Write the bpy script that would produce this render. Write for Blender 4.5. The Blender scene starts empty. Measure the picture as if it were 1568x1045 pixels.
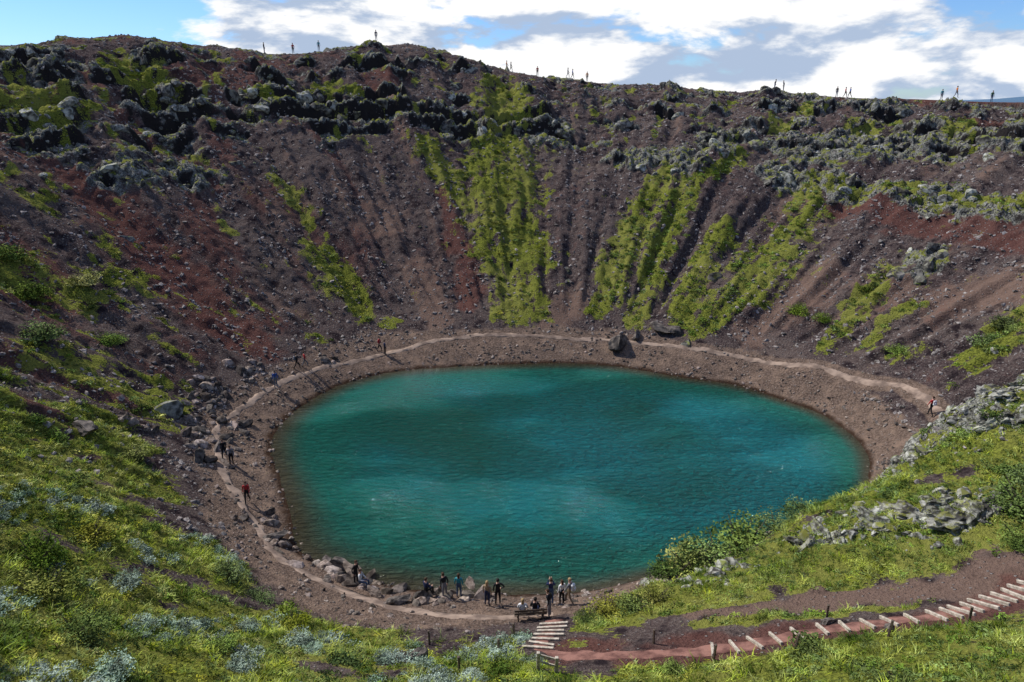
import bpy, math, random, numpy as np
from mathutils import Vector, Matrix, Euler
rng=np.random.default_rng(7); random.seed(7)
sc=bpy.context.scene
def link(o): sc.collection.objects.link(o); return o
# ------------------------------------------------------------------ terrain control points (metres)
RIM=[(-71,103,34.3),(-61,118,37.2),(-51,125,36.1),(-38,130,35.4),(-26.5,134.8,37.0),(-17.4,137,37.2),(-7.8,138,34.5),(10.7,139,31.1),(26.9,139,30.1),(50,134,29.1),(59,130,28.1),(69.5,125,27.8),(82.5,116.5,27.2)]
CP=[(-3.3,33.7,0),(5.8,34,0),(28.5,47.9,0),(29.8,51.1,0),(28.8,58.7,0),(23.4,64.9,0),(12.7,69.8,0),(1.2,71,0),(-10.3,69.4,0),(-17.8,64.9,0),(-20.9,57.3,0),(-20.3,51.1,0),(-17.3,45,0),(-15.4,40.8,0),(-14.2,38.0,0),(-9.4,34.8,0),(13,36.6,0),(20,39.8,0),(25.5,43.3,0),
(4,53,-6),(-8,53,-4),(16,53,-4),(4,62,-4),(4,43,-4),
(0,75.3,2),(-10,74,2),(10,75,2.1),(-19.5,66.7,1.3),(-24.1,58.4,1.5),(-25.2,52.3,1.8),(-21.4,45.3,1.5),(-18.0,39.5,1),(-6.7,30.9,1.2),(0,30.5,1.4),(30.1,62.9,2.8),(35.2,52.9,4),(20,70.5,2.3),(34,46,4),
(-15,77.5,3.2),(-18,100,17.5),(-20,118,29.5),(2,78.5,3.2),(3,100,16.5),(5,120,26.5),(20,74.5,4),(26,95,15),(33,115,24),(34,68,5),(45,85,14),(58,105,22.5),(39,58,6),(55,68,14),(72,82,22),
(-26,70,4.5),(-38,88,17),(-48,105,28),(-29,60,4.2),(-46.5,60.4,13.5),(-60,80,25),(-31.5,37.8,9.1),(-50,42,19)]+RIM+[
(92,95,28),(90,70,28),(76,45,27),(50,50,13.5),(62,48,20),
(31.5,38.4,10.6),(28.2,40.4,7.3),(25.2,39.4,4.8),(20,37,4.2),(16.3,34.8,3.8),(8,31.7,2.3),(16.3,27.1,5.7),(24.7,30.9,8),(21.7,23.7,8.1),(8.7,22,6.3),(15,20.1,8.5),(16.5,17,10.3),(28.5,32.7,10.2),(42,36,14),
(0,22,5.5),(0,26.4,3.4),(-8,21,6.5),(-15,15.5,11.9),(-16.7,29.9,4.6),(-21.2,32.4,6),(-12.1,26.5,4.0),(-22.5,25.6,10.4),(-18,19.3,10.7),(-35,22,17),(38,25,16),
(0,1,25),(0,5,20.0),(0,12,12.5),(-10,5,20.5),(10,5,19.5),(-10,11,13.5),(10,11,12.5),(-28,-2,27),(28,-2,26),(-52,18,28),(52,14,27),(-72,50,31),(-77,80,34),
(0,162,24),(-50,152,26),(50,158,22),(102,135,20),(115,80,20),(-95,118,26),(-98,70,26),(-75,5,22),(75,0,20),(0,-25,24)]
CP=np.array(CP,float); SC=50.
P=CP[:,:2]/SC; n=len(P)
def K(r2): return np.where(r2>1e-12,0.5*r2*np.log(np.maximum(r2,1e-12)),0)
d2=((P[:,None]-P[None])**2).sum(-1)
A=np.zeros((n+3,n+3)); A[:n,:n]=K(d2)+np.eye(n)*1e-4; A[:n,n]=1; A[:n,n+1:]=P; A[n,:n]=1; A[n+1:,:n]=P.T
W=np.linalg.solve(A,np.concatenate([CP[:,2],np.zeros(3)]))
def ss(a,b,x):
    t=np.clip((x-a)/(b-a),0,1); return t*t*(3-2*t)
def H0(x,y):
    sh=x.shape;x=x.ravel();y=y.ravel();o=np.empty(x.size)
    for i in range(0,x.size,40000):
        X=x[i:i+40000]/SC;Y=y[i:i+40000]/SC
        r2=(X[:,None]-P[None,:,0])**2+(Y[:,None]-P[None,:,1])**2
        o[i:i+40000]=K(r2)@W[:n]+W[n]+W[n+1]*X+W[n+2]*Y
    d=np.hypot(x-5,y-68); w=ss(112,165,d)
    o=np.where(w>=1,0,np.clip(o,-10,60))*(1-w)+8*w
    return o.reshape(sh)
perm=rng.permutation(256); perm=np.concatenate([perm,perm])
ga=rng.uniform(0,2*np.pi,256); GX=np.cos(ga);GY=np.sin(ga)
def perlin(x,y,s=0):
    x=x+s*17.3;y=y+s*9.7
    xi=np.floor(x).astype(int);yi=np.floor(y).astype(int);xf=x-xi;yf=y-yi;xi&=255;yi&=255
    def g(a,b,dx,dy):
        h=perm[perm[(a)&255]+((b)&255)];return GX[h]*dx+GY[h]*dy
    u=xf**3*(xf*(xf*6-15)+10);v=yf**3*(yf*(yf*6-15)+10)
    a=g(xi,yi,xf,yf);b=g(xi+1,yi,xf-1,yf);c=g(xi,yi+1,xf,yf-1);d=g(xi+1,yi+1,xf-1,yf-1)
    return 1.5*((a*(1-u)+b*u)*(1-v)+(c*(1-u)+d*u)*v)
def fbm(x,y,o=4,s=0):
    r=0;a=1;t=0
    for i in range(o): r=r+a*perlin(x*2**i,y*2**i,s+i*3);t+=a;a*=.5
    return r/t
def chain(x,y,ch):
    best=np.full(x.shape,99.)
    for seg in ch:
        if len(seg)==1: seg=[seg[0],(seg[0][0]+.01,seg[0][1],seg[0][2])]
        for (x0,y0,r0),(x1,y1,r1) in zip(seg[:-1],seg[1:]):
            dx,dy=x1-x0,y1-y0;L=dx*dx+dy*dy
            t=np.clip(((x-x0)*dx+(y-y0)*dy)/L,0,1)
            d=np.hypot(x-x0-t*dx,y-y0-t*dy)/(r0+(r1-r0)*t)
            best=np.minimum(best,d)
    return best
GREEN=[[(-1.5,125,4),(-1.4,119,4.5)],[(-1.4,107,6),(-2.2,98,6.3),(.5,87,4.8),(1.3,78,2.6)],[(-12,104.6,2.4),(-7.8,99,2.7)],
[(21,99,2.6),(15,88.7,2.5),(11,79,1.9)],[(33,102.7,1.6),(24,96,1.9),(19,87,2),(14.5,75.5,1.7)],
[(40.8,94,2.6),(33.9,84,3.3),(26.5,77,3.5),(21,72.5,2)],[(27.7,88.6,1.8),(21.9,80.5,2.2),(19.2,74,1.6)],
[(41.4,74.6,1.4),(31.2,64.8,1.1)],[(40.9,67.7,1.3),(34.9,63.9,.8)],[(46.6,58,2.6),(39.2,54.7,1.8)],[(37.1,60.9,1.3)],
[(43.2,113.7,2.5)],[(54,109,3)],[(65,106,3)],[(51,87.8,1.6),(43.6,93,1.4)],[(60,76,2.5),(51,85,1.2)],
[(-60,90.5,5)],[(-54.5,106.6,4)],[(-46,60,4.5)],[(-39.2,68,2.4)],[(-25,85,2.2),(-17.4,77.8,2.0)],[(-36,51,3.4)],[(-29,51.9,3)],
[(-31.5,95,1.6),(-27,90,1.4)],[(-29.6,116,3)],[(-34.7,83.4,1.2)],[(-50,72,2.2)],[(-40.4,62,2.6)],[(-21.5,71,1.3)],[(-13.9,76.5,1.5)],
[(-30,44,3),(-24,38.5,2.5)],[(-34,33,9),(-26,30,7),(-17,31,3)],
[(-34,18,16),(-14,18,9.5),(-11.5,27,3.4),(-6,25.5,2.2)],[(0,6,12),(-2,22,3.3)],[(0,20,4),(0,24,2.6)],
[(15,8,12),(17,17.5,3.8)],[(5,27.5,2.3),(9,29.3,2.3),(16,30.5,4),(24,29.5,4.8),(30,33,5),(38,33,8)],[(18,35,1.6),(26,37,2.5)],[(9,25.1,.6),(21,25.6,.5)],[(6,21,1.5),(22,20.5,2.6),(27,22,3)]]
ROCK=[[(-14.6,111,2.8),(-4.5,113,4),(6,115,3.8)],[(17,106,2.6),(25,102,3.8)],[(-36,110,4.5),(-18.7,111.5,3.2)],[(-49,102,6)],
[(37,98.5,3),(45,92.5,3),(51,86.6,3),(57,77.3,3.5)],[(45,73.4,2.6)],[(-66,98,7)],[(-57,87.4,5)],[(28.6,39.3,2.8),(30,36.5,3),(33,37,3.6)],
[(16.8,31.5,1.3),(20,30.9,1.9),(23.8,30.3,1.8)],[(25.5,39,2.4)],[(-46.7,84,3.2)],[(-41.5,90,3.2)],[(11.3,30.6,1.5)],[(8,31,1)],[(43,105,4.5),(54,103,5.5),(66,98,6),(72,88,4)],[(32,108,4)]]
RED=[[(-49,80,3.5),(-38.2,73.4,3.5),(-25.7,65.8,2.4)],[(-56,83,4)],[(-9.6,98,1.2),(-6,86,1.6),(-5.1,79.7,1.4)],[(43,89.5,2.2),(50.5,80,2.6)],[(46,86,3),(54,72,3)],
[(71,104,4),(76,92,4)],[(-19.8,120,3)],[(-70,95,4)],[(3.4,23.5,1.1),(6.1,23.3,1.1),(9,22.8,1.2),(13,23.3,1.2),(18,23.2,1.4),(26,24.5,1.8)],[(60,128,3),(83,112,3)]]
BARE=[[(8.6,26.4,.7),(16,26.7,1.0),(23,25.9,1.1)]]
BROWN=[[(-12.2,87,1.6),(-8.7,77,1.8)],[(35,76.6,2.6),(26,70.5,1.6)],[(8,80,2),(4,77,1.5)],[(-18,92,3)],[(45,66,4),(52,62,3)],[(40,72,3)]]+BARE+BARE
PATHS={'lake_path':[(34.6,47,.8),(35.2,52.9,.8),(35,56.4,.8),(30.3,63.1,.8),(24.2,68.3,.75),(15.7,72.2,.75),(11,74.1,.75),(3.5,75.3,.75),(-3.3,75.1,.75),(-10,73.3,.8),(-14.8,70.8,.8),(-19.6,66.9,.8),(-22.5,63.1,.8),(-24.1,58.4,.8),(-25.2,52.3,.8),(-21.8,45,.9),(-19.1,41.5,.9),(-16.8,38.8,.9),(-14.9,35.9,.8),(-10.5,33,.8),(-6.7,31,.9),(-2.9,29.5,1),(2.7,29.2,.9)],
 'stair_path':[(2.2,28.6,.8),(1.8,26.2,.8),(1.0,24.6,.8),(2.4,23.6,.8),(6.1,23.2,.8),(9,22.8,.8),(13,23.3,.8),(18,23.2,.85),(22,24,.9),(27,25,.9)]}
PCH=[v for v in PATHS.values()]
# ------------------------------------------------------------------ grid
def axis(lo,hi,step,far):
    a=list(np.arange(lo,hi+1e-6,step)); s=step;x=a[-1];r=[]
    while x<far: s*=1.22;x+=s;r.append(x)
    s=step;x=a[0];l=[]
    while x>-far: s*=1.22;x-=s;l.append(x)
    return np.array(l[::-1]+a+r)
xs=axis(-78,90,.24,3500); ys=axis(9,146,.24,3500)
X,Y=np.meshgrid(xs,ys)
Z0=H0(X,Y)
D=np.hypot(X-4,Y-53)
AZ=np.arctan2(X-4,Y-53)
wx=X+2.0*fbm(X/6,Y/6,3,1)+.7*fbm(X/1.4,Y/1.4,3,6); wy=Y+2.0*fbm(X/6,Y/6,3,2)+.7*fbm(X/1.4,Y/1.4,3,7)
n1=fbm(X/2.2,Y/2.2,5,5)
streak=fbm(AZ*17,D/16,4,9)
inner=(D<95)
def fac(ch,lo=.5,hi=1.45,na=.9):
    return 1-ss(lo,hi,chain(wx,wy,ch)+na*n1)
Gm=fac(GREEN,.35,1.55,1.1); Rk=fac(ROCK); Rd=fac(RED,.3,1.7); Br=fac(BROWN,.3,1.7)
wall=ss(2.8,5,Z0)*inner*ss(34,40,Y)
up=ss(17,25,Z0)*inner*ss(50,70,Y)
rightw=ss(20,45,X)*ss(55,70,Y)
leftw=ss(-15,-28,X)
s2=fbm(AZ*30,D/9,4,11)
s3=fbm(X/3.,Y/3.,4,12)
s4=fbm(AZ*55,D/2.6,4,13)
Gfar=Y>44
Gm=np.where(Gfar,Gm*(1-.45*ss(.05,.4,s3))*(1-.5*ss(.0,.3,s4)),Gm*(1-.2*ss(.1,.4,s3)))
Gm=np.maximum(Gm,.9*ss(.06,.4,.6*s2+.6*s3)*wall*np.clip(.26+.75*leftw*ss(105,55,Y)+.6*up+.2*rightw,0,1))
Gm=np.maximum(Gm,.8*ss(22.3,20.5,Y+.5*n1))
Gm*=1-.95*fac(BARE,.7,1.2,.4)
Rk=np.maximum(Rk,.95*up*ss(.0,.3,fbm(X/7,Y/4,4,14)+.1*rightw+.06*leftw))
Rk=Rk*(1-.35*Gm)
beach=(1-ss(1.9,3.0,Z0+.5*n1))*(D<42)
far_out=(D>100)
pd=chain(X,Y,PCH)
pth=1-ss(.8,1.35,pd+.3*n1)
keep=1-np.maximum(beach,pth)
strail=1-ss(.9,1.3,chain(X,Y,[PATHS['stair_path']])+.2*n1)
Gm*=keep; Rk*=keep
Br=np.maximum(Br,.8*ss(.1,.5,streak)*wall)
Rd=np.maximum(Rd,.75*wall*np.clip(leftw+.45,0,1)*ss(-.2,.3,fbm(AZ*10,D/20,3,21)))
Gm=np.where(far_out,np.clip(.5+fbm(X/30,Y/30,3,4),0,1),Gm)
smooth=1-ss(.9,2.2,pd)
rimd=ss(.6,2.6,chain(X,Y,[[(a,b,3.) for a,b,c in RIM]]))  # 0 on the crest
rimf=.3+.7*rimd
dt=np.zeros_like(Z0)
w=wall*(1-smooth)
dt+=w*rimf*(1.5*fbm(AZ*14,D/30,3,31)+2.0*ss(6,16,Z0)*fbm(AZ*6.5,D/45,3,36)+.5*fbm(X/3.5,Y/3.5,4,32)+.24*fbm(X/.9,Y/.9,3,33))
rg=1-np.abs(fbm(X/3.2,Y/2.4,5,41))*2.2
rg2=1-np.abs(fbm(X/1.2,Y/1.0,3,42))*2
ter=Z0+1.2*fbm(X/6,Y/6,4,44)+.5*n1; st=2.4; tt=ter/st; fl=np.floor(tt); terr=(fl+ss(.6,.9,tt-fl))*st-ter
dt+=rimf*Rk*(1-smooth)*np.where(Y<48,(.5*(rg-.4)+.45*(rg2-.4)),(1.3*(rg-.3)+.7*(rg2-.3)+1.6*terr*up))
dt+=Gm*(1-smooth)*np.where(Y<40,.2*fbm(X/1.6,Y/1.6,3,51)+.3*fbm(X/5,Y/5,2,52),.3*fbm(X/1.3,Y/1.3,3,53)+.12)
dt+=beach*(1-smooth)*.16*fbm(X/1.1,Y/1.1,4,61)*ss(-.5,.3,Z0)
Z=Z0+np.where(D<110,dt,0.0)+np.where(D>=110,1.2*fbm(X/25,Y/25,3,71),0)
RR=np.hypot(X,Y); AA=np.degrees(np.arctan2(X,Y))
hill=ss(1500,2400,RR)*ss(3400,2700,RR)*(26+26*fbm(AA/9,RR*0+.3,3,81))*(.3+.7*ss(30,38,AA))
Z=Z+np.where(RR>1400,hill,0)
def samp(F,x,y):
    x=np.asarray(x,float);y=np.asarray(y,float)
    i=np.clip(np.searchsorted(xs,x)-1,0,len(xs)-2);j=np.clip(np.searchsorted(ys,y)-1,0,len(ys)-2)
    u=(x-xs[i])/(xs[i+1]-xs[i]);v=(y-ys[j])/(ys[j+1]-ys[j])
    return (F[j,i]*(1-u)+F[j,i+1]*u)*(1-v)+(F[j+1,i]*(1-u)+F[j+1,i+1]*u)*v
def gz(x,y): return float(samp(Z,x,y))
def mesh_np(name,V,Fq,mats=(),smooth=False):
    me=bpy.data.meshes.new(name);V=np.asarray(V,np.float32);Fq=np.asarray(Fq,np.int32);k=Fq.shape[1]
    me.vertices.add(len(V));me.vertices.foreach_set('co',V.ravel())
    me.loops.add(Fq.size);me.loops.foreach_set('vertex_index',Fq.ravel())
    me.polygons.add(len(Fq));me.polygons.foreach_set('loop_start',np.arange(0,Fq.size,k,dtype=np.int32))
    if smooth: me.polygons.foreach_set('use_smooth',np.ones(len(Fq),bool))
    me.update(calc_edges=True)
    for m in mats: me.materials.append(m)
    return me
def attr(me,nm,a):
    t=me.attributes.new(nm,'FLOAT','POINT');t.data.foreach_set('value',np.asarray(a,np.float32).ravel())
# ------------------------------------------------------------------ material helper
class NT:
    def __init__(s,name,world=False):
        if world: s.o=bpy.data.worlds.new(name)
        else: s.o=bpy.data.materials.new(name)
        s.o.use_nodes=True;s.t=s.o.node_tree;s.t.nodes.clear()
    def n(s,ty,ins=None,**kw):
        nd=s.t.nodes.new(ty)
        for k,v in kw.items(): setattr(nd,k,v)
        for k,v in (ins or {}).items():
            if isinstance(v,bpy.types.NodeSocket): s.t.links.new(v,nd.inputs[k])
            else: nd.inputs[k].default_value=v
        return nd
    def math(s,op,a,b=0.,c=0.): return s.n('ShaderNodeMath',{0:a,1:b,2:c},operation=op).outputs[0]
    def mix(s,f,a,b):
        nd=s.n('ShaderNodeMix',data_type='RGBA')
        for i,v in ((0,f),(6,a),(7,b)):
            if isinstance(v,bpy.types.NodeSocket): s.t.links.new(v,nd.inputs[i])
            else: nd.inputs[i].default_value=v if i==0 else (*v,1) if len(v)==3 else v
        return nd.outputs[2]
    def noise(s,vec,scale,detail=4,rough=.55,dist=0.): return s.n('ShaderNodeTexNoise',{'Vector':vec,'Scale':scale,'Detail':detail,'Roughness':rough,'Distortion':dist}).outputs[0]
    def ramp(s,v,a,b,lo=0.,hi=1.,sm=True): return s.n('ShaderNodeMapRange',{0:v,1:a,2:b,3:lo,4:hi},interpolation_type='SMOOTHSTEP' if sm else 'LINEAR').outputs[0]
    def at(s,nm): return s.n('ShaderNodeAttribute',attribute_name=nm).outputs['Fac']
def terrain_mat():
    m=NT('terrain_soil');g=m.n('ShaderNodeNewGeometry');p=g.outputs['Position']
    nf=m.noise(p,6,4,.65);nm=m.noise(p,.9,4,.6);nl=m.noise(p,.12,2,.55)
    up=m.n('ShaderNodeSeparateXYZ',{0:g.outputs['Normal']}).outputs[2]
    col=m.mix(m.ramp(nl,.35,.65),(.062,.044,.043),(.108,.080,.070))
    col=m.mix(m.ramp(nf,.42,.72),col,(.18,.145,.128))
    col=m.mix(m.ramp(nm,.52,.33),col,(.030,.022,.024))
    brf=m.ramp(m.math('ADD',m.at('brown'),m.math('MULTIPLY',m.math('SUBTRACT',nm,.5),1.4)),.2,.95)
    col=m.mix(m.math('MULTIPLY',brf,.85),col,m.mix(nf,(.11,.070,.054),(.27,.18,.138)))
    rdf=m.ramp(m.math('ADD',m.at('red'),m.math('MULTIPLY',m.math('SUBTRACT',nm,.5),1.5)),.2,.95)
    col=m.mix(m.math('MULTIPLY',rdf,.8),col,m.mix(nf,(.065,.028,.024),(.185,.082,.064)))
    v=m.n('ShaderNodeTexVoronoi',{'Vector':p,'Scale':3.2,'Randomness':1.});vr=m.n('ShaderNodeSeparateColor',{0:v.outputs['Color']}).outputs[0]
    stn=m.math('MULTIPLY',m.ramp(v.outputs['Distance'],.28,.16),m.ramp(vr,.52,.56))
    col=m.mix(m.math('MULTIPLY',stn,.8),col,m.mix(nf,(.17,.15,.14),(.42,.38,.35)))
    rk=m.ramp(m.math('ADD',m.at('rock'),m.math('MULTIPLY',m.math('SUBTRACT',nm,.5),1.0)),.3,.6)
    rc=m.mix(m.ramp(nf,.35,.62),(.045,.042,.04),(.31,.305,.26));rc=m.mix(m.ramp(up,.72,.4),rc,(.03,.026,.025))  # crevice shade painted into the rock colour: steep faces turn dark
    rc=m.mix(m.math('MULTIPLY',m.ramp(nm,.47,.56),m.ramp(up,.66,.82)),rc,m.mix(nf,(.08,.09,.02),(.30,.31,.07)))
    col=m.mix(rk,col,rc)
    pt=m.ramp(m.math('ADD',m.at('beach'),m.math('MULTIPLY',m.math('SUBTRACT',nm,.5),.7)),.25,.8)
    bc=m.mix(m.ramp(nf,.35,.7),(.10,.070,.054),(.25,.18,.14));bc=m.mix(m.ramp(nm,.45,.68),bc,(.25,.175,.13));bc=m.mix(m.math('MULTIPLY',stn,.6),bc,(.38,.31,.26))
    col=m.mix(pt,col,bc)
    gr=m.ramp(m.math('ADD',m.at('green'),m.math('ADD',m.math('MULTIPLY',m.math('SUBTRACT',nm,.5),1.5),m.math('MULTIPLY',m.math('SUBTRACT',nf,.5),1.2))),.42,.56)
    gc=m.mix(m.ramp(nf,.3,.7),(.06,.07,.016),(.25,.27,.045));gc=m.mix(m.ramp(nl,.4,.62),gc,m.mix(nf,(.09,.095,.022),(.32,.32,.075)))
    col=m.mix(gr,col,gc)
    z=m.n('ShaderNodeSeparateXYZ',{0:p}).outputs[2]
    col=m.mix(m.ramp(m.math('ADD',z,m.math('MULTIPLY',m.math('SUBTRACT',nm,.5),-.5)),.3,.03),col,(.05,.03,.02))
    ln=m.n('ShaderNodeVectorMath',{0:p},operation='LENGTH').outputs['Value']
    col=m.mix(m.ramp(ln,500,2200),col,(.10,.17,.25))  # distance haze painted into the colour of the far plain and hills
    b=m.n('ShaderNodeBump',{'Height':m.math('ADD',nf,m.math('MULTIPLY',stn,.5)),'Strength':1.,'Distance':.3})
    s=m.n('ShaderNodeBsdfDiffuse',{'Color':col,'Normal':b.outputs[0]})
    m.n('ShaderNodeOutputMaterial',{0:s.outputs[0]});return m.o
ny,nx=Z.shape;i=np.arange(nx*ny).reshape(ny,nx)
me=mesh_np('crater_terrain',np.stack([X,Y,Z],-1).reshape(-1,3),np.stack([i[:-1,:-1],i[:-1,1:],i[1:,1:],i[1:,:-1]],-1).reshape(-1,4),[terrain_mat()],True)
for nm,a in (('green',Gm),('rock',Rk),('red',Rd),('brown',Br),('beach',np.maximum(beach,pth*(1-strail)))): attr(me,nm,a)
link(bpy.data.objects.new('crater_terrain',me))
# ------------------------------------------------------------------ lake
def water_mat():
    m=NT('lake_water');g=m.n('ShaderNodeNewGeometry');p=g.outputs['Position']
    dep=m.at('depth');s3=m.n('ShaderNodeSeparateXYZ',{0:p})
    nl=m.math('ADD',m.noise(p,.055,3,.5),m.math('ADD',m.math('MULTIPLY',s3.outputs[0],.006),m.math('MULTIPLY',m.math('SUBTRACT',s3.outputs[1],53),-.003)))  # bluer toward near and right side: sky reflection painted into the water colour
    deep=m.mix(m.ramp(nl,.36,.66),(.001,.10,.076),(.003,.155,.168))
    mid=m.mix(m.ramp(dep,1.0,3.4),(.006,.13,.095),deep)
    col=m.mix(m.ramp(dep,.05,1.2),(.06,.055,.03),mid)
    wp=m.n('ShaderNodeMapping',{0:p,2:(0,0,.35),3:(1.0,2.4,1)}).outputs[0]
    wv=m.n('ShaderNodeTexNoise',{'Vector':wp,'Scale':1.15,'Detail':5,'Roughness':.62,'Distortion':.4}).outputs[0]
    calm=m.ramp(m.noise(m.n('ShaderNodeMapping',{0:p,3:(.6,1.6,1)}).outputs[0],.08,3,.5),.4,.58,.3,1.)
    b=m.n('ShaderNodeBump',{'Height':m.math('MULTIPLY',wv,calm),'Strength':1.,'Distance':1.7})
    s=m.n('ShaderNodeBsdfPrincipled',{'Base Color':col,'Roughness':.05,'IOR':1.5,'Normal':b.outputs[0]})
    m.n('ShaderNodeOutputMaterial',{0:s.outputs[0]});return m.o
lx=np.arange(-26,36,.5);ly=np.arange(30,76,.5);LX,LY=np.meshgrid(lx,ly);k=np.arange(LX.size).reshape(LX.shape)
LZ=samp(Z,LX,LY)
Fq=np.stack([k[:-1,:-1],k[:-1,1:],k[1:,1:],k[1:,:-1]],-1).reshape(-1,4)
mn=LZ.ravel()[Fq].min(1)<.25
dl=np.hypot(LX-4,LY-53).ravel()[Fq].max(1)<30
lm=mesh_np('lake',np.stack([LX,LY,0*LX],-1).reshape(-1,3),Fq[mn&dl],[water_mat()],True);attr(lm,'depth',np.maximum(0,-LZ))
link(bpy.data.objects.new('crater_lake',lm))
# ------------------------------------------------------------------ simple materials
def simple(name,c1,c2,scale=8,rough=.9,bump=0.,inst=False,thr=(.35,.65),mossy=False,foliage=0,det=3,c3=None,wpos=False):
    m=NT(name)
    if foliage:
        p=m.n('ShaderNodeNewGeometry').outputs['Position']
        f=m.ramp(m.noise(p,.45,2,.6),.35,.65);col=m.mix(f,c1,c2)
        if c3: col=m.mix(m.ramp(m.n('ShaderNodeSeparateXYZ',{0:p}).outputs[0],7,13),col,c3)
        val=m.ramp(m.noise(p,foliage,1,.5),.36,.62,.5,1.25)
    else:
        tc=m.n('ShaderNodeNewGeometry').outputs['Position'] if wpos else m.n('ShaderNodeTexCoord').outputs['Object'];f=m.ramp(m.noise(tc,scale,det,.6),*thr);col=m.mix(f,c1,c2);val=None
    if mossy:
        g=m.n('ShaderNodeNewGeometry');upz=m.n('ShaderNodeSeparateXYZ',{0:g.outputs['Normal']}).outputs[2]
        col=m.mix(m.math('MULTIPLY',m.ramp(m.noise(g.outputs['Position'],1.1,4,.7),.49,.60),m.ramp(upz,.5,.8)),col,(.17,.18,.045))
    if inst:
        r=m.n('ShaderNodeObjectInfo').outputs['Random']
        v=m.ramp(m.math('FRACT',m.math('MULTIPLY',r,13.7)),0,1,.65,1.35,False)
        if val is not None: v=m.math('MULTIPLY',v,val)
        col=m.n('ShaderNodeHueSaturation',{'Hue':m.ramp(r,0,1,.485,.51,False),'Saturation':m.ramp(m.math('FRACT',m.math('MULTIPLY',r,7.3)),0,1,.8,1.1,False),'Value':v,'Color':col}).outputs[0]
    if inst:
        s=m.n('ShaderNodeBsdfDiffuse',{'Color':col})
        if bump: m.t.links.new(m.n('ShaderNodeBump',{'Height':m.noise(tc,scale*3,4,.65),'Strength':bump,'Distance':.08}).outputs[0],s.inputs['Normal'])
    else:
        d={'Base Color':col,'Roughness':rough}
        if bump: d['Normal']=m.n('ShaderNodeBump',{'Height':m.noise(tc,scale*3,4,.6),'Strength':bump,'Distance':.05}).outputs[0]
        s=m.n('ShaderNodeBsdfPrincipled',d);s.inputs['Specular IOR Level'].default_value=.2
    m.n('ShaderNodeOutputMaterial',{0:s.outputs[0]});return m.o
M_stone=simple('basalt_stone',(.09,.076,.07),(.31,.275,.25),3,inst=True)
M_dark=simple('dark_lava_rock',(.04,.036,.034),(.19,.18,.15),4,inst=True,mossy=True)
M_darkp=simple('boulder_basalt',(.045,.038,.034),(.16,.135,.115),3,bump=.8)
M_darki=simple('shore_basalt',(.05,.04,.034),(.15,.125,.105),3,inst=True)
M_tan=simple('shore_stone',(.11,.085,.068),(.36,.29,.24),3,inst=True)
M_tanp=simple('boulder_tan',(.08,.06,.048),(.26,.205,.165),3,bump=.8)
M_lich=simple('lichen_rock',(.06,.057,.048),(.38,.375,.32),4,inst=True,mossy=True)
M_outc=simple('outcrop_lava',(.05,.047,.04),(.33,.325,.27),3.2,inst=True,mossy=True,bump=1.,thr=(.38,.6),det=5)
M_moss=simple('moss_leaves',(.21,.23,.035),(.42,.41,.09),inst=True,foliage=1.3,c3=(.165,.245,.048))
M_leaf=simple('willow_leaves',(.065,.11,.022),(.19,.265,.053),inst=True,foliage=1.6)
M_grey=simple('woolly_willow_leaves',(.17,.24,.16),(.36,.44,.35),inst=True,foliage=2)
M_grass=simple('grass_blades',(.11,.18,.026),(.38,.44,.07),inst=True,foliage=.9)
M_bark=simple('willow_bark',(.05,.04,.03),(.12,.1,.07),12)
# ------------------------------------------------------------------ source meshes
def rock_mesh(name,seed,mat,flat=.7,sub=2,cuts=9,rough=0.):
    import bmesh
    r=np.random.default_rng(seed);bm=bmesh.new();bmesh.ops.create_icosphere(bm,subdivisions=sub,radius=1)
    V=np.array([v.co[:] for v in bm.verts])
    for _ in range(cuts):
        nn=r.normal(size=3);nn/=np.linalg.norm(nn);h=r.uniform(.42,.75);dd=V@nn;V-=np.outer(np.maximum(dd-h,0),nn)
    if rough: V*=1+rough*(fbm(V[:,0]*2.2+seed,V[:,1]*2.2+V[:,2]*1.7,4,seed%7))[:,None]
    V*=1+.05*r.normal(size=(len(V),1));V*=np.array([r.uniform(.8,1.3),r.uniform(.65,1),flat*r.uniform(.75,1.1)])*.66
    for v,c in zip(bm.verts,V): v.co=c
    m=bpy.data.meshes.new(name);bm.to_mesh(m);bm.free();m.materials.append(mat);return m
def leaves(nl,size,rad,seed,lobes=1,hemi=True,asp=.5):
    r=np.random.default_rng(seed)
    rad=np.array(rad)
    L=[]
    for q in range(lobes):
        if lobes==1: c=np.zeros(3);s=1
        else:
            a=r.uniform(0,6.28);c=np.array([math.cos(a),math.sin(a),r.uniform(.0,.75)])*rad*.55*np.sqrt(r.uniform(.1,1));s=r.uniform(.4,.65)
        k=nl//lobes;d=r.normal(size=(k,3));d/=np.linalg.norm(d,axis=1)[:,None]
        if hemi and lobes==1: d[:,2]=abs(d[:,2])
        rr=r.uniform(.55,1.08,(k,1))
        L.append(c+d*rr*rad*s)
    C=np.concatenate(L);C[:,2]=np.maximum(C[:,2],0.02) if hemi else C[:,2]
    k=len(C);t=r.normal(size=(k,3))*np.array([1,1,.55]);t/=np.linalg.norm(t,axis=1)[:,None]
    b=np.cross(t,r.normal(size=(k,3))*np.array([.5,.5,1.]));b/=np.linalg.norm(b,axis=1)[:,None]
    s=size*r.uniform(.6,1.3,(k,1))
    V=np.stack([C-t*s,C+b*s*asp,C+t*s,C-b*s*asp],1).reshape(-1,3)
    return V,np.arange(4*k).reshape(-1,4)
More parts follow.
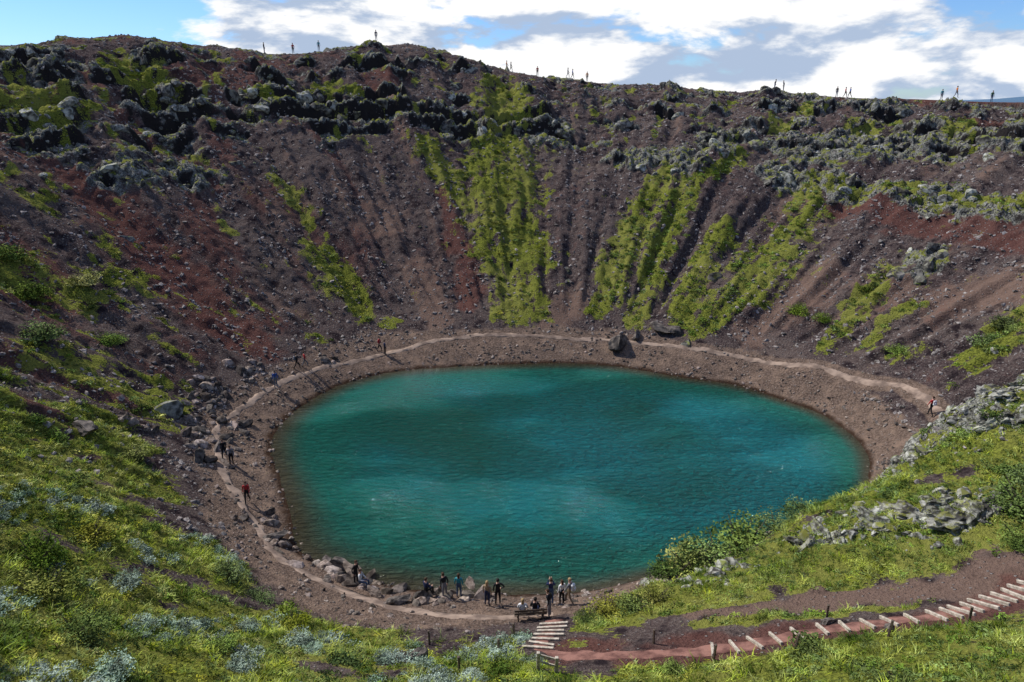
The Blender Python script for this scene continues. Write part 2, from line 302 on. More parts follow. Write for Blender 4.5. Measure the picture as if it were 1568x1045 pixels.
def grass(nb,h,spread,seed,w=.014):
    r=np.random.default_rng(seed);a=r.uniform(0,6.28,nb);q=spread*np.sqrt(r.uniform(0,1,nb));b=np.stack([np.cos(a)*q,np.sin(a)*q,0*a],1)
    l=r.normal(size=(nb,3))*.6;l[:,2]=1;l[:,:2]+=b[:,:2]/spread*.5;l*=h*r.uniform(.5,1.1,(nb,1));s=np.stack([np.sin(a*3),np.cos(a*3),0*a],1)*w
    mid=b+l*.55;tip=b+l*np.array([1.4,1.4,.8])
    V=np.stack([b-s,b+s,mid+s*.7,tip,mid-s*.7],1).reshape(-1,3);i=np.arange(nb)[:,None]*5
    return V,np.concatenate([i+np.array([[0,1,2,4]]),i+np.array([[4,2,3,3]])])
def tri_fix(V,F,name,mats):
    me=bpy.data.meshes.new(name);me.from_pydata([tuple(v) for v in V],[],[tuple(dict.fromkeys(map(int,f))) for f in F]);
    for m in mats: me.materials.append(m)
    return me
def coll(name,meshes):
    c=bpy.data.collections.new(name)
    for k,m in enumerate(meshes):
        o=bpy.data.objects.new('%s_%02d'%(name,k),m);c.objects.link(o)
    return c
C_st=coll('stone_src',[rock_mesh('st%d'%k,k,M_stone,.7,1,6) for k in range(5)])
C_dk=coll('boulder_src',[rock_mesh('dk%d'%k,20+k,M_dark,.85,2) for k in range(4)]+[rock_mesh('dl%d'%k,30+k,M_lich,.85,2) for k in range(2)])
C_tan=coll('shore_src',[rock_mesh('tn%d'%k,40+k,M_tan,.6,2,8) for k in range(4)]+[rock_mesh('tm%d'%k,45+k,M_darki,.7,2,8) for k in range(4)])
C_lich=coll('lichen_src',[rock_mesh('li%d'%k,50+k,M_lich,.7,2) for k in range(4)])
C_moss=coll('moss_src',[mesh_np('mo%d'%k,*leaves(85,.105,(.6,.6,.24),60+k),[M_moss]) for k in range(3)]+[mesh_np('ml%d'%k,*leaves(85,.105,(.6,.6,.36),65+k),[M_leaf]) for k in range(2)])
C_fl=coll('herb_src',[mesh_np('he%d'%k,*leaves(100,.045,(.32,.32,.13),70+k),[M_moss if k%2 else M_leaf]) for k in range(4)])
C_gr=coll('grass_src',[tri_fix(*grass(26,.2,.2,80+k),'gr%d'%k,[M_grass]) for k in range(4)])
C_wl=coll('willow_src',[mesh_np('wl%d'%k,*leaves(520,.058,(.75,.75,.55),90+k,6),[M_leaf]) for k in range(3)])
C_wg=coll('woolly_src',[mesh_np('wg%d'%k,*leaves(480,.052,(.7,.7,.42),95+k,6),[M_grey]) for k in range(3)])
# ------------------------------------------------------------------ scatter via geometry nodes
def gn_group(c):
    g=bpy.data.node_groups.new('scatter_'+c.name,'GeometryNodeTree')
    g.interface.new_socket('Geometry',in_out='INPUT',socket_type='NodeSocketGeometry');g.interface.new_socket('Geometry',in_out='OUTPUT',socket_type='NodeSocketGeometry')
    N=g.nodes;a=N.new('NodeGroupInput');z=N.new('NodeGroupOutput');ip=N.new('GeometryNodeInstanceOnPoints');ci=N.new('GeometryNodeCollectionInfo')
    ci.inputs['Collection'].default_value=c;ci.inputs['Separate Children'].default_value=True;ci.inputs['Reset Children'].default_value=True
    def na(nm,ty):
        q=N.new('GeometryNodeInputNamedAttribute');q.data_type=ty;q.inputs[0].default_value=nm;return q.outputs[0]
    g.links.new(a.outputs[0],ip.inputs['Points']);g.links.new(ci.outputs[0],ip.inputs['Instance']);ip.inputs['Pick Instance'].default_value=True
    g.links.new(na('idx','INT'),ip.inputs['Instance Index'])
    e=N.new('FunctionNodeEulerToRotation');g.links.new(na('rot','FLOAT_VECTOR'),e.inputs[0]);g.links.new(e.outputs[0],ip.inputs['Rotation'])
    g.links.new(na('scl','FLOAT_VECTOR'),ip.inputs['Scale']);g.links.new(ip.outputs[0],z.inputs[0]);return g
def scatter(name,c,N,dens,box,smin,smax,pw=2.,sink=.1,tumble=False,flat=1.,tilt=.25):
    x=rng.uniform(box[0],box[1],N);y=rng.uniform(box[2],box[3],N)
    p=np.clip(dens(x,y),0,1);k=rng.uniform(size=N)<p;x=x[k];y=y[k]
    s=smin+(smax-smin)*rng.uniform(size=len(x))**pw
    z=samp(Z,x,y)-sink*s
    me=bpy.data.meshes.new(name);me.vertices.add(len(x));me.vertices.foreach_set('co',np.stack([x,y,z],1).astype(np.float32).ravel())
    rot=rng.normal(size=(len(x),3))*(.5 if tumble else tilt*.3);rot[:,2]=rng.uniform(0,6.28,len(x))
    me.attributes.new('rot','FLOAT_VECTOR','POINT').data.foreach_set('vector',rot.astype(np.float32).ravel())
    S=np.stack([s,s,s*flat],1);me.attributes.new('scl','FLOAT_VECTOR','POINT').data.foreach_set('vector',S.astype(np.float32).ravel())
    me.attributes.new('idx','INT','POINT').data.foreach_set('value',rng.integers(0,100,len(x)).astype(np.int32))
    o=link(bpy.data.objects.new(name,me));md=o.modifiers.new('scatter','NODES');md.node_group=gn_group(c);return len(x)
g_=lambda x,y:samp(Gm,x,y);r_=lambda x,y:samp(Rk,x,y);b_=lambda x,y:samp(beach,x,y);z_=lambda x,y:samp(Z,x,y);p_=lambda x,y:samp(pth,x,y);rim_=lambda x,y:samp(rimd,x,y)
ins=lambda x,y:(np.hypot(x-4,y-53)<95)*1.
cl=lambda x,y,s,k:ss(-.1,.35,fbm(x/s,y/s,3,k))
WB=(-76,88,34,142)
scatter('scree_stones',C_st,110000,lambda x,y:ins(x,y)*(z_(x,y)>2)*(.25+.75*cl(x,y,5,101))*(1-.6*g_(x,y))*(1-p_(x,y)),WB,.12,.6,3.5,.1,True)
scatter('lava_boulders',C_dk,45000,lambda x,y:ins(x,y)*(z_(x,y)>2)*(r_(x,y)**1.5*.26*(.15+.85*rim_(x,y))+.010*cl(x,y,8,103)),WB,.4,2.8,3,.3,True)
scatter('shore_stones',C_tan,65000,lambda x,y:b_(x,y)*(z_(x,y)>-.15)*(.15+.7*cl(x,y,3,105))*(1-.75*p_(x,y)),(-32,40,27,80),.08,.45,3,.1,True)
T=[[(-27,57,2.2),(-25,50,2.6),(-22.5,46,1.2)],[(-26,62.5,1.6),(-24,60,1)],[(-11,35.5,1.3),(-8,33.6,1.3),(-5,32.8,.9)],[(-17.5,40,1.4),(-15.5,37,1.2)],[(-6,31.8,1),(-1.5,33,.6)],[(-13,36,1.2)],[(-20,42,1)],[(-20,68.5,.9)],[(-29,47,1.2)]]
scatter('talus_boulders',C_tan,20000,lambda x,y:(1-ss(.4,1.5,chain(x,y,T)+.5*fbm(x/2,y/2,3,120)))*(z_(x,y)>-.3)*.33*(1-.5*p_(x,y)),(-34,2,30,72),.2,1.35,2.6,.1,True)
scatter('lichen_rocks',C_lich,30000,lambda x,y:r_(x,y)**1.5*.5,(4,40,26,46),.12,1.2,2.6,.25,True)
scatter('moss_and_heather',C_moss,110000,lambda x,y:ins(x,y)*ss(.3,.85,g_(x,y))*(y>44)*(.1+.9*cl(x,y,1.3,107)),WB,.3,1.0,2.,.1,False)
FB=(-40,40,12,46)
nearf=lambda x,y:(y<46)*ss(.4,.8,g_(x,y))
scatter('ground_herbs',C_fl,40000,lambda x,y:nearf(x,y)*(.3+.7*cl(x,y,2,109)),FB,.6,1.6,2,.1)
scatter('meadow_grass',C_gr,58000,lambda x,y:nearf(x,y)*(.25+.75*cl(x,y,2.5,111)),FB,.6,1.5,1.5,.05)
scatter('low_willow_shrubs',C_wl,14000,lambda x,y:ins(x,y)*((y<76)|((x>8)&(y<102)))*ss(.55,.9,g_(x,y))*cl(x,y,3,113)*.32*(1-.6*ss(0,8,x)*(y<34)),(-60,48,13,102),.4,1.6,2,.05)
scatter('woolly_willow_shrubs',C_wg,6500,lambda x,y:nearf(x,y)*ss(.0,.3,fbm(x/4,y/4,3,115))*.42*(x<2)*(y<34),(-26,3,13,34),.35,1.1,2,.05)
# ------------------------------------------------------------------ prominent shrubs
def shrub_mesh(name,seed,leafmat,R=(1.,1.,.9),nl=2200):
    V,F=leaves(nl,.05,R,seed,11);V[:,2]+=.15;r=np.random.default_rng(seed)
    me=mesh_np(name,V,F,[leafmat,M_bark]);import bmesh
    bm=bmesh.new();bm.from_mesh(me)
    for q in range(9):
        a=r.uniform(0,6.28);t=Vector((math.cos(a)*R[0]*.6,math.sin(a)*R[1]*.6,R[2]*r.uniform(.7,1.1)))
        ret=bmesh.ops.create_cone(bm,cap_ends=True,segments=5,radius1=.035,radius2=.008,depth=t.length)
        M=Matrix.Translation(t/2)@t.to_track_quat('Z','Y').to_matrix().to_4x4()
        bmesh.ops.transform(bm,matrix=M,verts=ret['verts'])
        for v in ret['verts']:
            for f in v.link_faces: f.material_index=1
    bm.to_mesh(me);bm.free();return me
SH=[shrub_mesh('willow_a',201,M_leaf),shrub_mesh('willow_b',202,M_leaf,(1.3,1.,.7)),shrub_mesh('willow_c',203,M_moss,(1,1.1,.8))]
SG=[shrub_mesh('woolly_a',204,M_grey,(1,.9,.6)),shrub_mesh('woolly_b',205,M_grey,(1.2,1,.55))]
for k,(x,y,s) in enumerate([(13.8,34.6,2.5),(12.2,33.9,2.2),(10.6,33.2,2.1),(9.2,32.4,1.6),(16.0,35.1,1.5),(25.5,29.2,1.9),(27,30.5,1.7),(24.2,27.5,1.1),(4.8,28.2,1.2),(6.2,28.0,1.1),(3.9,27.5,.7),(7.4,28.6,1.0),(31.5,72.1,1.6),(33.5,70,1.2),(-10.8,27,1),(-15.2,30.1,1.1),(-13.2,29.3,.8),(-26.2,41.5,1.4),(-38,52.3,1.9),(-44,59,2.2),(-41,63.5,1.7),(-47,63,2),(-36,57,1.5),(-18.5,22,1.3),(-20,24,1.4),(18.5,37,1.3),(37,61,1.3),(44,57.5,1.7),(41.5,56,1.5),(22.5,16.5,1.2),(6.5,21.2,.6),(-16,20,1.1),(-20.5,28,1.3),(-12,22,.9)]):
    o=link(bpy.data.objects.new('willow_shrub',SH[k%3]));o.location=(x,y,gz(x,y)-.08);o.scale=(s,s,s*random.uniform(.8,1));o.rotation_euler=(0,0,random.uniform(0,6.28))
for k,(x,y,s) in enumerate([(-5.4,23.4,.85),(-10,24.6,.9),(-12.4,25.6,.8),(-13.5,17.5,.9),(-8.8,23.8,.65),(-1.5,21.3,.6),(-15,22.3,.9),(1.2,23.0,.35),(-10.5,20.5,.8),(-17.5,25,.9)]):
    o=link(bpy.data.objects.new('woolly_willow_shrub',SG[k%2]));o.location=(x,y,gz(x,y)-.06);o.scale=(s,s,s*.9);o.rotation_euler=(0,0,random.uniform(0,6.28))
# ------------------------------------------------------------------ big boulders
big=[rock_mesh('big%d'%k,300+k,M_darkp,.75,3,12,.15) for k in range(3)]+[rock_mesh('bigt%d'%k,310+k,M_tanp,.65,3,12,.15) for k in range(2)]
for k,(x,y,s) in enumerate([(12.4,73.2,2.6),(14.2,73.6,1.5),(17,73.6,2.2),(18.2,73.2,1.6),(-23.5,45.3,1.6),(-9.9,35.3,1.5),(-10.8,35.9,1.3),(-5.2,32.2,1.2),(-6.4,31.7,1.1),(-8,32.6,1.0),(-4.2,33.0,.9),(-15.6,38.3,1.3),(-28.7,41.2,1.7),(-2.6,34.3,1.1),(-4.3,23.7,.9),(13.8,23.9,.5),(15.5,22.4,.6)]):
    o=link(bpy.data.objects.new('boulder',big[k%3 if k not in(5,9,13) else 3]));fl=.3 if k==13 else 1
    o.location=(x,y,max(gz(x,y),-.05)+.12*s*fl);o.scale=(s,s*.8,s*fl);o.rotation_euler=(random.uniform(-.2,.2),random.uniform(-.2,.2),random.uniform(0,6.28))
bl=[rock_mesh('out%d'%k,330+k,M_outc,.7,4,14,.5) for k in range(4)]
rr=random.Random(5)
for (x0,y0),(x1,y1),m_,s0,s1 in [((29.3,39.2),(33,36.8),12,1.2,2.2),((28.5,36),(31,34.5),8,1.0,2.0),((16.8,31.6),(24.5,30.2),18,.7,1.9),((9.5,30.6),(13,31.4),6,.5,1.1)]:
    for q in range(m_):
        u=rr.random();x=x0+(x1-x0)*u+rr.uniform(-.8,.8);y=y0+(y1-y0)*u+rr.uniform(-.8,.8);s=rr.uniform(s0,s1)
        o=link(bpy.data.objects.new('lava_outcrop',bl[q%4]));o.location=(x,y,gz(x,y)-.16*s);o.scale=(s*1.2,s,s*.9);o.rotation_euler=(rr.uniform(-.3,.3),rr.uniform(-.3,.3),rr.uniform(0,6.28))
# ------------------------------------------------------------------ paths
M_path=simple('trodden_gravel',(.14,.10,.078),(.34,.25,.19),.8,.95,.5,wpos=True,det=5)
M_redp=simple('red_scoria',(.11,.05,.04),(.26,.13,.10),1.5,.95,.6,wpos=True,det=5)
for nm,pts in PATHS.items():
    pts=np.array(pts);L=np.concatenate([[0],np.cumsum(np.hypot(*np.diff(pts[:,:2],axis=0).T))]);t=np.arange(0,L[-1],.3)
    cx=np.interp(t,L,pts[:,0]);cy=np.interp(t,L,pts[:,1]);cw=np.interp(t,L,pts[:,2])
    kk=np.ones(9)/9;pad=lambda a:np.convolve(np.pad(a,4,'edge'),kk,'valid');cx=pad(cx);cy=pad(cy)
    tx=np.gradient(cx);ty=np.gradient(cy);l=np.hypot(tx,ty);nxn=-ty/l;nyn=tx/l
    V=[];m_=11
    for j in range(m_):
        u=j/(m_-1)*2-1;ww=cw*(.75+1.1*fbm(t/1.1,t*0+u*3,4,7+(u>0)))*(1.1 if nm=='stair_path' else .8)
        x=cx+nxn*u*ww;y=cy+nyn*u*ww;V.append(np.stack([x,y,samp(Z,x,y)+.02-.10*abs(u)**3],1))
    V=np.stack(V,1);k=np.arange(V.shape[0]*m_).reshape(-1,m_)
    link(bpy.data.objects.new(nm,mesh_np(nm,V.reshape(-1,3),np.stack([k[:-1,:-1],k[:-1,1:],k[1:,1:],k[1:,:-1]],-1).reshape(-1,4),[M_path if nm=='lake_path' else M_redp],True)))
# ------------------------------------------------------------------ wooden things
import bmesh
M_wood=simple('weathered_wood',(.3,.26,.2),(.55,.48,.39),6,.8,.3)
M_dwood=simple('dark_wood',(.08,.06,.045),(.16,.12,.09),6,.8,.3)
def box(bm,c,s,rz=0,bev=.012,rx=0,ry=0):
    r=bmesh.ops.create_cube(bm,size=1);M=Matrix.Translation(c)@Euler((rx,ry,rz)).to_matrix().to_4x4()@Matrix.Diagonal((*s,1))
    bmesh.ops.transform(bm,matrix=M,verts=r['verts'])
    if bev: bmesh.ops.bevel(bm,geom=list({e for v in r['verts'] for e in v.link_edges}),offset=bev,segments=1,affect='EDGES')
def fin(bm,name,mats):
    m=bpy.data.meshes.new(name);bm.to_mesh(m);bm.free()
    for q in mats:m.materials.append(q)
    return m
def stair(name,pts,step,wid,dz=.05):
    pts=np.array(pts,float);L=np.concatenate([[0],np.cumsum(np.hypot(*np.diff(pts,axis=0).T))]);bm=bmesh.new();t=.2
    while t<L[-1]:
        x=np.interp(t,L,pts[:,0]);y=np.interp(t,L,pts[:,1]);x2=np.interp(t+.1,L,pts[:,0]);y2=np.interp(t+.1,L,pts[:,1]);a=math.atan2(y2-y,x2-x)+random.uniform(-.12,.12)
        wd_=wid*random.uniform(.88,1.08)
        ca,sa=math.cos(a+math.pi/2),math.sin(a+math.pi/2);za=gz(x-ca*wd_/2,y-sa*wd_/2);zb=gz(x+ca*wd_/2,y+sa*wd_/2)
        box(bm,(x,y,(za+zb)/2+dz),(wd_,.12,.15),a+math.pi/2,.015,0,-math.atan2(zb-za,wd_));t+=step*random.uniform(.9,1.12)
    o=link(bpy.data.objects.new(name,fin(bm,name,[M_wood])));return o
stair('wooden_staircase',[(8.3,22.9),(9,22.8),(13,23.3),(18,23.2)],.98,1.25)
stair('wooden_staircase',[(18.3,23.2),(22,24),(26.5,24.9)],.5,1.35)
stair('wooden_staircase',[(1.1,24.5),(1.5,25.4),(1.8,26.2),(2.2,28.0)],.5,1.5)
pb=bmesh.new();box(pb,(0,0,.5),(.09,.09,1.1));box(pb,(0,0,1.06),(.11,.11,.03));PM=fin(pb,'post',[M_dwood])
for x,y in [(-2.2,22.3),(0.1,26.4),(-3.9,25.6),(8.3,22.1),(11.5,21.9),(15,21.7),(6.3,24.1),(13.9,24.3),(18.4,22.1),(-0.6,24.4)]:
    o=link(bpy.data.objects.new('fence_post',PM));o.location=(x,y,gz(x,y)-.1);o.rotation_euler=(random.uniform(-.05,.05),random.uniform(-.05,.05),random.uniform(0,1.5));o.scale=(1,1,.85)
bm=bmesh.new()
for dx in (0,.75): box(bm,(dx,-.35*dx,.42),(.14,.14,1.0))
box(bm,(.375,-.13,.8),(.95,.05,.1),-.34)
box(bm,(.375,-.13,.45),(.95,.05,.1),-.34)
o=link(bpy.data.objects.new('wooden_handrail',fin(bm,'handrail',[M_wood])));o.location=(1.1,22.4,gz(1.4,22.3)-.05)
def bench(x,y,rz):
    bm=bmesh.new()
    for j in range(3): box(bm,(0,-.16+.16*j,.45),(1.7,.14,.04))
    for j in range(2): box(bm,(0,-.27,.62+.17*j),(1.7,.03,.13),0,.01)
    for sx in(-.65,.65):
        box(bm,(sx,-.22,.42),(.07,.06,.84));box(bm,(sx,.16,.22),(.07,.07,.44));box(bm,(sx,-.03,.40),(.06,.4,.05))
    o=link(bpy.data.objects.new('park_bench',fin(bm,'bench',[M_dwood])));o.location=(x,y,gz(x,y));o.rotation_euler=(0,0,rz)
bench(.95,28.7,.1)
# ------------------------------------------------------------------ people
def mat(name,c,r=.8): return simple(name,tuple(v*.8 for v in c),c,9,r)
SK=mat('skin',(.55,.34,.25),.6);HB=mat('hair_brown',(.06,.035,.02));HD=mat('hair_dark',(.015,.012,.01));HL=mat('hair_fair',(.35,.24,.12))
SHO=mat('shoes',(.04,.035,.03));EYE=mat('eyes',(.02,.02,.02),.3);LIP=mat('lips',(.4,.15,.13),.5)
CLO={k:mat('cloth_'+k,v) for k,v in dict(red=(.45,.04,.04),blue=(.04,.1,.35),black=(.015,.015,.018),white=(.7,.7,.7),grey=(.18,.18,.2),navy=(.02,.03,.08),orange=(.6,.18,.03),teal=(.03,.25,.3),tan=(.3,.22,.14),jean=(.06,.1,.18),pink=(.5,.15,.25),green=(.08,.16,.06)).items()}
def figure(name,pose,long_hair=False,pack=False):
    sit=pose=='sit'
    hz=.52 if sit else .95
    b=lambda z:z-.95+hz
    lean={'lean':.12}.get(pose,0)
    pel=(0,0,b(.95));sp=(0,lean*.3,b(1.14));ch=(0,lean*.8,b(1.36));nk=(0,lean,b(1.49));hb=(0,lean+.015,b(1.56));hd=(0,lean+.02,b(1.645));ht=(0,lean+.01,b(1.71))
    P_=[pel,sp,ch,nk,hb,hd,ht];R_=[(.145,.11),(.125,.1),(.155,.11),(.055,.055),(.07,.075),(.08,.098),(.06,.07)];E=[(0,1),(1,2),(2,3),(3,4),(4,5),(5,6)];LB=['pants','top','top','skin','skin','skin']
    hands=[]
    for s in(-1,1):
        i=len(P_)
        sh=(s*.185,lean*.9,b(1.42))
        if sit: el=(s*.25,.05,b(1.16));wr=(s*.14,.27,b(1.07));pm=(s*.11,.35,b(1.05))
        elif pose=='walk': el=(s*.23,-s*.10,b(1.16));wr=(s*.22,-s*.10+.12,b(.94));pm=(s*.22,-s*.1+.16,b(.86))
        elif pose=='photo' : el=(s*.24,.12,b(1.22));wr=(s*.09,.30,b(1.46));pm=(s*.05,.32,b(1.54))
        elif pose=='akimbo' and s>0: el=(s*.38,-.06,b(1.2));wr=(s*.2,.06,b(1.04));pm=(s*.14,.09,b(1.0))
        else: el=(s*.24,-.02,b(1.15));wr=(s*.25,.06,b(.92));pm=(s*.245,.08,b(.84))
        P_+= [sh,el,wr,pm];R_+=[(.06,.06),(.046,.046),(.03,.03),(.038,.02)];E+=[(2,i),(i,i+1),(i+1,i+2),(i+2,i+3)];LB+=['top','top','top','skin']
        hands.append((Vector(wr),Vector(pm),s))
        i=len(P_);hp=(s*.09,0,b(.9))
        if sit: kn=(s*.12,.43,.5);an=(s*.13,.42,.09);to=(s*.14,.56,.04)
        elif pose=='walk': kn=(s*.09,s*.16+.06,.5);an=(s*.09,s*.3-.05,.1 if s>0 else .14);to=(s*.09,s*.3+.1,.04)
        else: kn=(s*.11,.02,.5);an=(s*.12,-.02,.09);to=(s*.15,.13,.04)
        P_+=[hp,kn,an,to];R_+=[(.09,.09),(.062,.062),(.043,.043),(.042,.03)];E+=[(0,i),(i,i+1),(i+1,i+2),(i+2,i+3)];LB+=['pants','pants','pants','shoe']
    def skin(P_,E,R_,sub):
        m=bpy.data.meshes.new('t');m.from_pydata(P_,E,[]);o=link(bpy.data.objects.new('t',m))
        md=o.modifiers.new('s','SKIN');md.use_smooth_shade=True
        for q,v in enumerate(m.skin_vertices[0].data): v.radius=R_[q];v.use_root=(q==0)
        if sub: o.modifiers.new('u','SUBSURF').levels=sub
        dg=bpy.context.evaluated_depsgraph_get();dg.update();r=bpy.data.meshes.new_from_object(o.evaluated_get(dg));bpy.data.objects.remove(o);return r
    body=skin(P_,E,R_,1)
    names=['top','pants','shoe','skin','hair','eye','lip','pack']
    A_=np.array([P_[e[0]] for e in E]);B_=np.array([P_[e[1]] for e in E])
    for f in body.polygons:
        c=np.array(f.center);d=B_-A_;t=np.clip(((c-A_)*d).sum(1)/(d*d).sum(1),0,1);q=int(np.argmin(np.linalg.norm(A_+t[:,None]*d-c,axis=1)))
        l=LB[q]
        if E[q]==(2,3) : l='top' if c[2]<nk[2]-.03 else 'skin'
        if c[2]<.12 and not l=='skin': l='shoe'
        f.material_index=names.index(l)
    bm=bmesh.new();bm.from_mesh(body)
    def add(mesh,idx):
        k=len(bm.faces);bm.from_mesh(mesh);bm.faces.ensure_lookup_table()
        for f in bm.faces[k:]: f.material_index=idx;f.smooth=True
    for wr,pm,s in hands:
        d=(pm-wr).normalized();side=Vector((0,1,0)) if abs(d.y)<.6 else Vector((1,0,0));side=(side-d*side.dot(d)).normalized();cu=d.cross(side)*(-s)
        for q,(off,ln) in enumerate([(-.03,.065),(-.01,.08),(.01,.085),(.03,.075)]):
            a=pm-d*.02+side*off;m_=a+d*(.03+ln*.5)+cu*.008;e=a+d*(.02+ln*.95)+cu*.03
            add(skin([tuple(a),tuple(m_),tuple(e)],[(0,1),(1,2)],[(.009,.009),(.009,.009),(.007,.007)],0),3)
        a=wr+d*.02+side*.02;m_=a+side*.035+d*.03;e=m_+d*.035+cu*.01
        add(skin([tuple(a),tuple(m_),tuple(e)],[(0,1),(1,2)],[(.011,.011),(.01,.01),(.008,.008)],0),3)
    def ell(c,r,idx,seg=10,cond=None):
        q=bmesh.ops.create_uvsphere(bm,u_segments=seg,v_segments=max(5,seg*2//3),radius=1)
        bmesh.ops.transform(bm,matrix=Matrix.Translation(c)@Matrix.Diagonal((*r,1)),verts=q['verts'])
        fs={f for v in q['verts'] for f in v.link_faces}
        if cond:
            dl=[f for f in fs if not cond(f.calc_center_median()-Vector(c))];fs-=set(dl);bmesh.ops.delete(bm,geom=dl,context='FACES')
        for f in fs:f.material_index=idx;f.smooth=True
    h=Vector(hd)
    ell(h+Vector((0,-.008,.022)),(.092,.112,.105),4,16,lambda c:c.z>.03 or c.y<-.02)
    if long_hair: ell(h+Vector((0,-.075,-.08)),(.08,.045,.15),4,10)
    for s in(-1,1): ell(h+Vector((s*.032,.083,.0)),(.012,.009,.008),5,6);ell(h+Vector((s*.088,.0,-.01)),(.012,.022,.032),3,6)
    ell(h+Vector((0,.1,-.022)),(.013,.02,.022),3,6);ell(h+Vector((0,.09,-.055)),(.024,.008,.007),6,6)
    if pack:
        k=set(bm.faces);box(bm,(0,-.2+lean*.6,b(1.24)),(.3,.18,.44),0,.06);box(bm,(0,-.31+lean*.6,b(1.16)),(.22,.07,.22),0,.03)
        for f in set(bm.faces)-k:f.material_index=7
    me=bpy.data.meshes.new(name);bm.to_mesh(me);bm.free()
    for q in range(8): me.materials.append(SK)
    return me
FT={}
def person(x,y,pose,face,top,pants,hair=HB,h=1.0,pack=None,long=False,z=None,name='hiker'):
    key=(pose,long,bool(pack))
    if key not in FT: FT[key]=figure('fig_%s_%d_%d'%(pose,long,bool(pack)),*key)
    o=link(bpy.data.objects.new(name,FT[key]))
    for q,m in enumerate([CLO[top],CLO[pants],SHO,SK,hair,EYE,LIP,CLO[pack or 'black']]):
        o.material_slots[q].link='OBJECT';o.material_slots[q].material=m
    o.location=(x,y,(gz(x,y) if z is None else z)+.01);o.rotation_euler=(0,0,-math.radians(face));o.scale=(h,h,h)
person(34.4,50.9,'walk',-20,'red','black',pack='white')
person(-14.8,71.5,'walk',90,'red','black');person(-14.1,71.0,'stand',60,'navy','black')
person(-21.4,65.7,'walk',60,'red','grey');person(-22.0,65.0,'walk',60,'black','black',pack='grey')
person(-23,61.2,'stand',150,'blue','grey')
person(-22.3,46.9,'walk',170,'black','black');person(-21.5,46.2,'walk',160,'grey','black',long=True)
person(-18.7,41.7,'walk',170,'red','black',pack='black')
person(-9.4,33.9,'lean',120,'black','black');person(-9.0,33.5,'sit',100,'white','jean')
person(-5.0,32.6,'sit',40,'navy','black',z=gz(-5,32.6)+.05);person(-3.9,32.4,'lean',-40,'black','grey');person(-3.1,32.7,'stand',10,'teal','jean',h=.97,long=True)
person(-1.4,31.3,'stand',20,'tan','navy',hair=HL,h=.96,long=True);person(-.8,31.5,'akimbo',-10,'black','black',hair=HD)
person(.55,28.72,'sit',0,'white','black',hair=HL,long=True);person(1.2,28.75,'sit',10,'black','navy',hair=HD);person(1.95,28.7,'lean',-70,'black','grey',h=1.0)
person(2.15,31,'photo',0,'navy','jean');person(2.75,30.8,'stand',-30,'white','black',h=.95,long=True);person(3.15,30.6,'walk',-60,'grey','tan',hair=HL,pack='white')
for x,y,p,f,t in [(-24.5,134.3,'stand',180,'navy'),(-34.3,131.6,'stand',160,'teal'),(-38.5,130.2,'stand',180,'red'),(-43,128.5,'stand',90,'black'),(-1,137.8,'walk',90,'orange'),(-.2,137.9,'walk',90,'black'),(4.8,138.6,'stand',180,'red'),
 (10.6,139,'walk',90,'navy'),(11.5,139.1,'walk',90,'blue'),(14.3,139.3,'stand',180,'orange'),(48.5,134.5,'lean',90,'black'),(50,134,'lean',-90,'navy'),(58.3,130.3,'stand',180,'black'),(59.6,129.8,'walk',100,'red'),(60.3,129.5,'walk',-90,'blue'),(73,123.2,'stand',180,'teal'),(74.8,122.2,'walk',90,'orange'),(79,119.3,'stand',180,'green')]:
    # stand each rim walker on the actual crest of the ridge
    ks=np.linspace(.93,1.05,50);zz=samp(Z,x*ks,y*ks);kb=ks[int(np.argmax((zz-28)/ks))];x,y=x*kb,y*kb
    person(x,y,p,f,t,random.choice(['black','grey','jean']),h=1.0)
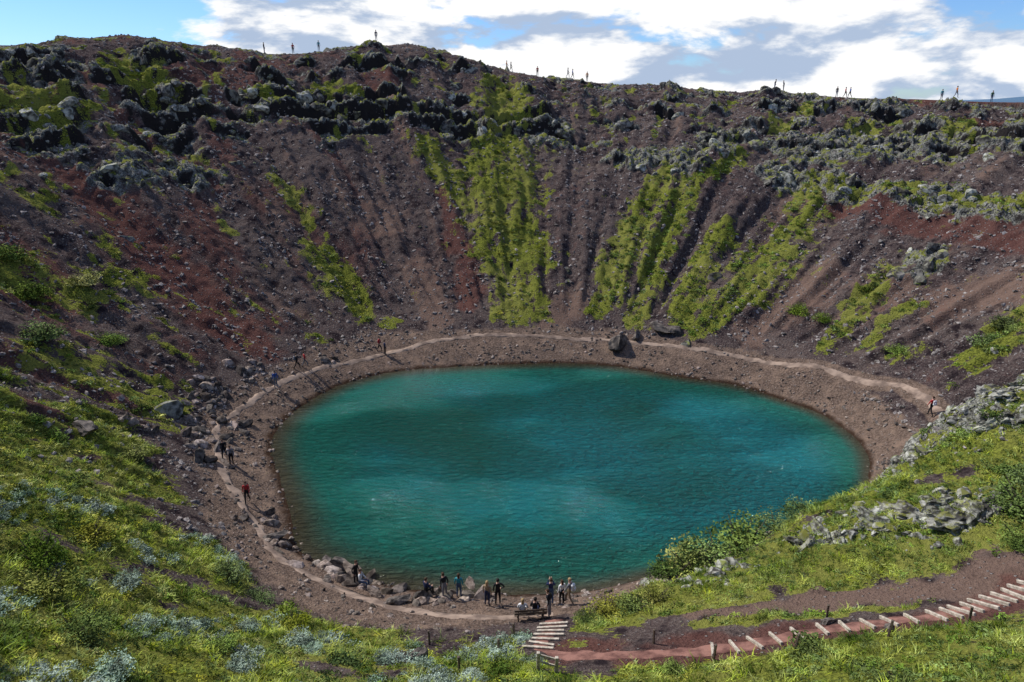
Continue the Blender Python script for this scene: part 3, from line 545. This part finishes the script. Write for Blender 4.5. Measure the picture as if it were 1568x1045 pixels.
# ------------------------------------------------------------------ sky and sun
S=Vector((-.62,.35,.70)).normalized();el=math.asin(S.z);azs=math.atan2(S.x,S.y)
w=NT('World',True);sc.world=w.o
sky=w.n('ShaderNodeTexSky',sky_type='NISHITA',sun_disc=False,sun_elevation=el,sun_rotation=azs,air_density=1.,dust_density=.1,ozone_density=3.)
tint=w.n('ShaderNodeMix',{0:1.},data_type='RGBA',blend_type='MULTIPLY');w.t.links.new(sky.outputs[0],tint.inputs[6]);tint.inputs[7].default_value=(.52,.72,1.06,1)
tc=w.n('ShaderNodeTexCoord').outputs['Generated'];sp=w.n('ShaderNodeSeparateXYZ',{0:tc})
vec=w.n('ShaderNodeVectorMath',{0:tc,1:(3.2,3.2,9.)},operation='MULTIPLY').outputs[0]
vec=w.n('ShaderNodeVectorMath',{0:vec,1:(1.7,4.3,.4)},operation='ADD').outputs[0]
nz=w.noise(vec,1.5,9,.55,.2)
bank=w.math('MULTIPLY',w.ramp(sp.outputs[0],-.46,-.28),w.ramp(sp.outputs[0],.75,.3,.3,1.))
dn=w.math('ADD',nz,w.math('MULTIPLY',bank,.2));dn=w.math('SUBTRACT',dn,w.math('MULTIPLY',w.ramp(sp.outputs[2],.12,.35),.2))
ovh=w.math('MULTIPLY',w.ramp(sp.outputs[2],.5,.6),w.math('MULTIPLY',w.ramp(sp.outputs[1],.2,.5),w.ramp(sp.outputs[0],-.5,-.1)))
dn=w.math('ADD',dn,w.math('MULTIPLY',ovh,.19))
cf=w.ramp(dn,.53,.60)
sh=w.noise(w.n('ShaderNodeVectorMath',{0:vec,1:(.12,0,-.3)},operation='ADD').outputs[0],1.5,9,.55,.2)
lit=w.ramp(w.math('SUBTRACT',nz,sh),-.1,.02)
cc=w.mix(lit,(.42,.52,.69),(1.,1.,1.))
b1=w.n('ShaderNodeBackground',{0:tint.outputs[2],1:.14});b2=w.n('ShaderNodeBackground',{0:cc,1:1.05})
mx=w.n('ShaderNodeMixShader',{0:cf,1:b1.outputs[0],2:b2.outputs[0]});w.n('ShaderNodeOutputWorld',{0:mx.outputs[0]})
sd=bpy.data.lights.new('sun','SUN');sd.energy=5.;sd.angle=math.radians(.5);sd.color=(1,.96,.89);so=link(bpy.data.objects.new('sun',sd))
so.rotation_euler=S.to_track_quat('Z','Y').to_euler();so.location=S*300
cd=bpy.data.cameras.new('camera');cd.lens=24;cd.clip_end=9000;cd.clip_start=.1;co=link(bpy.data.objects.new('camera',cd));co.location=(0,0,28);co.rotation_euler=(math.radians(90-19.6),0,0);sc.camera=co
sc.view_settings.view_transform='Standard';sc.view_settings.look='None';sc.view_settings.exposure=0
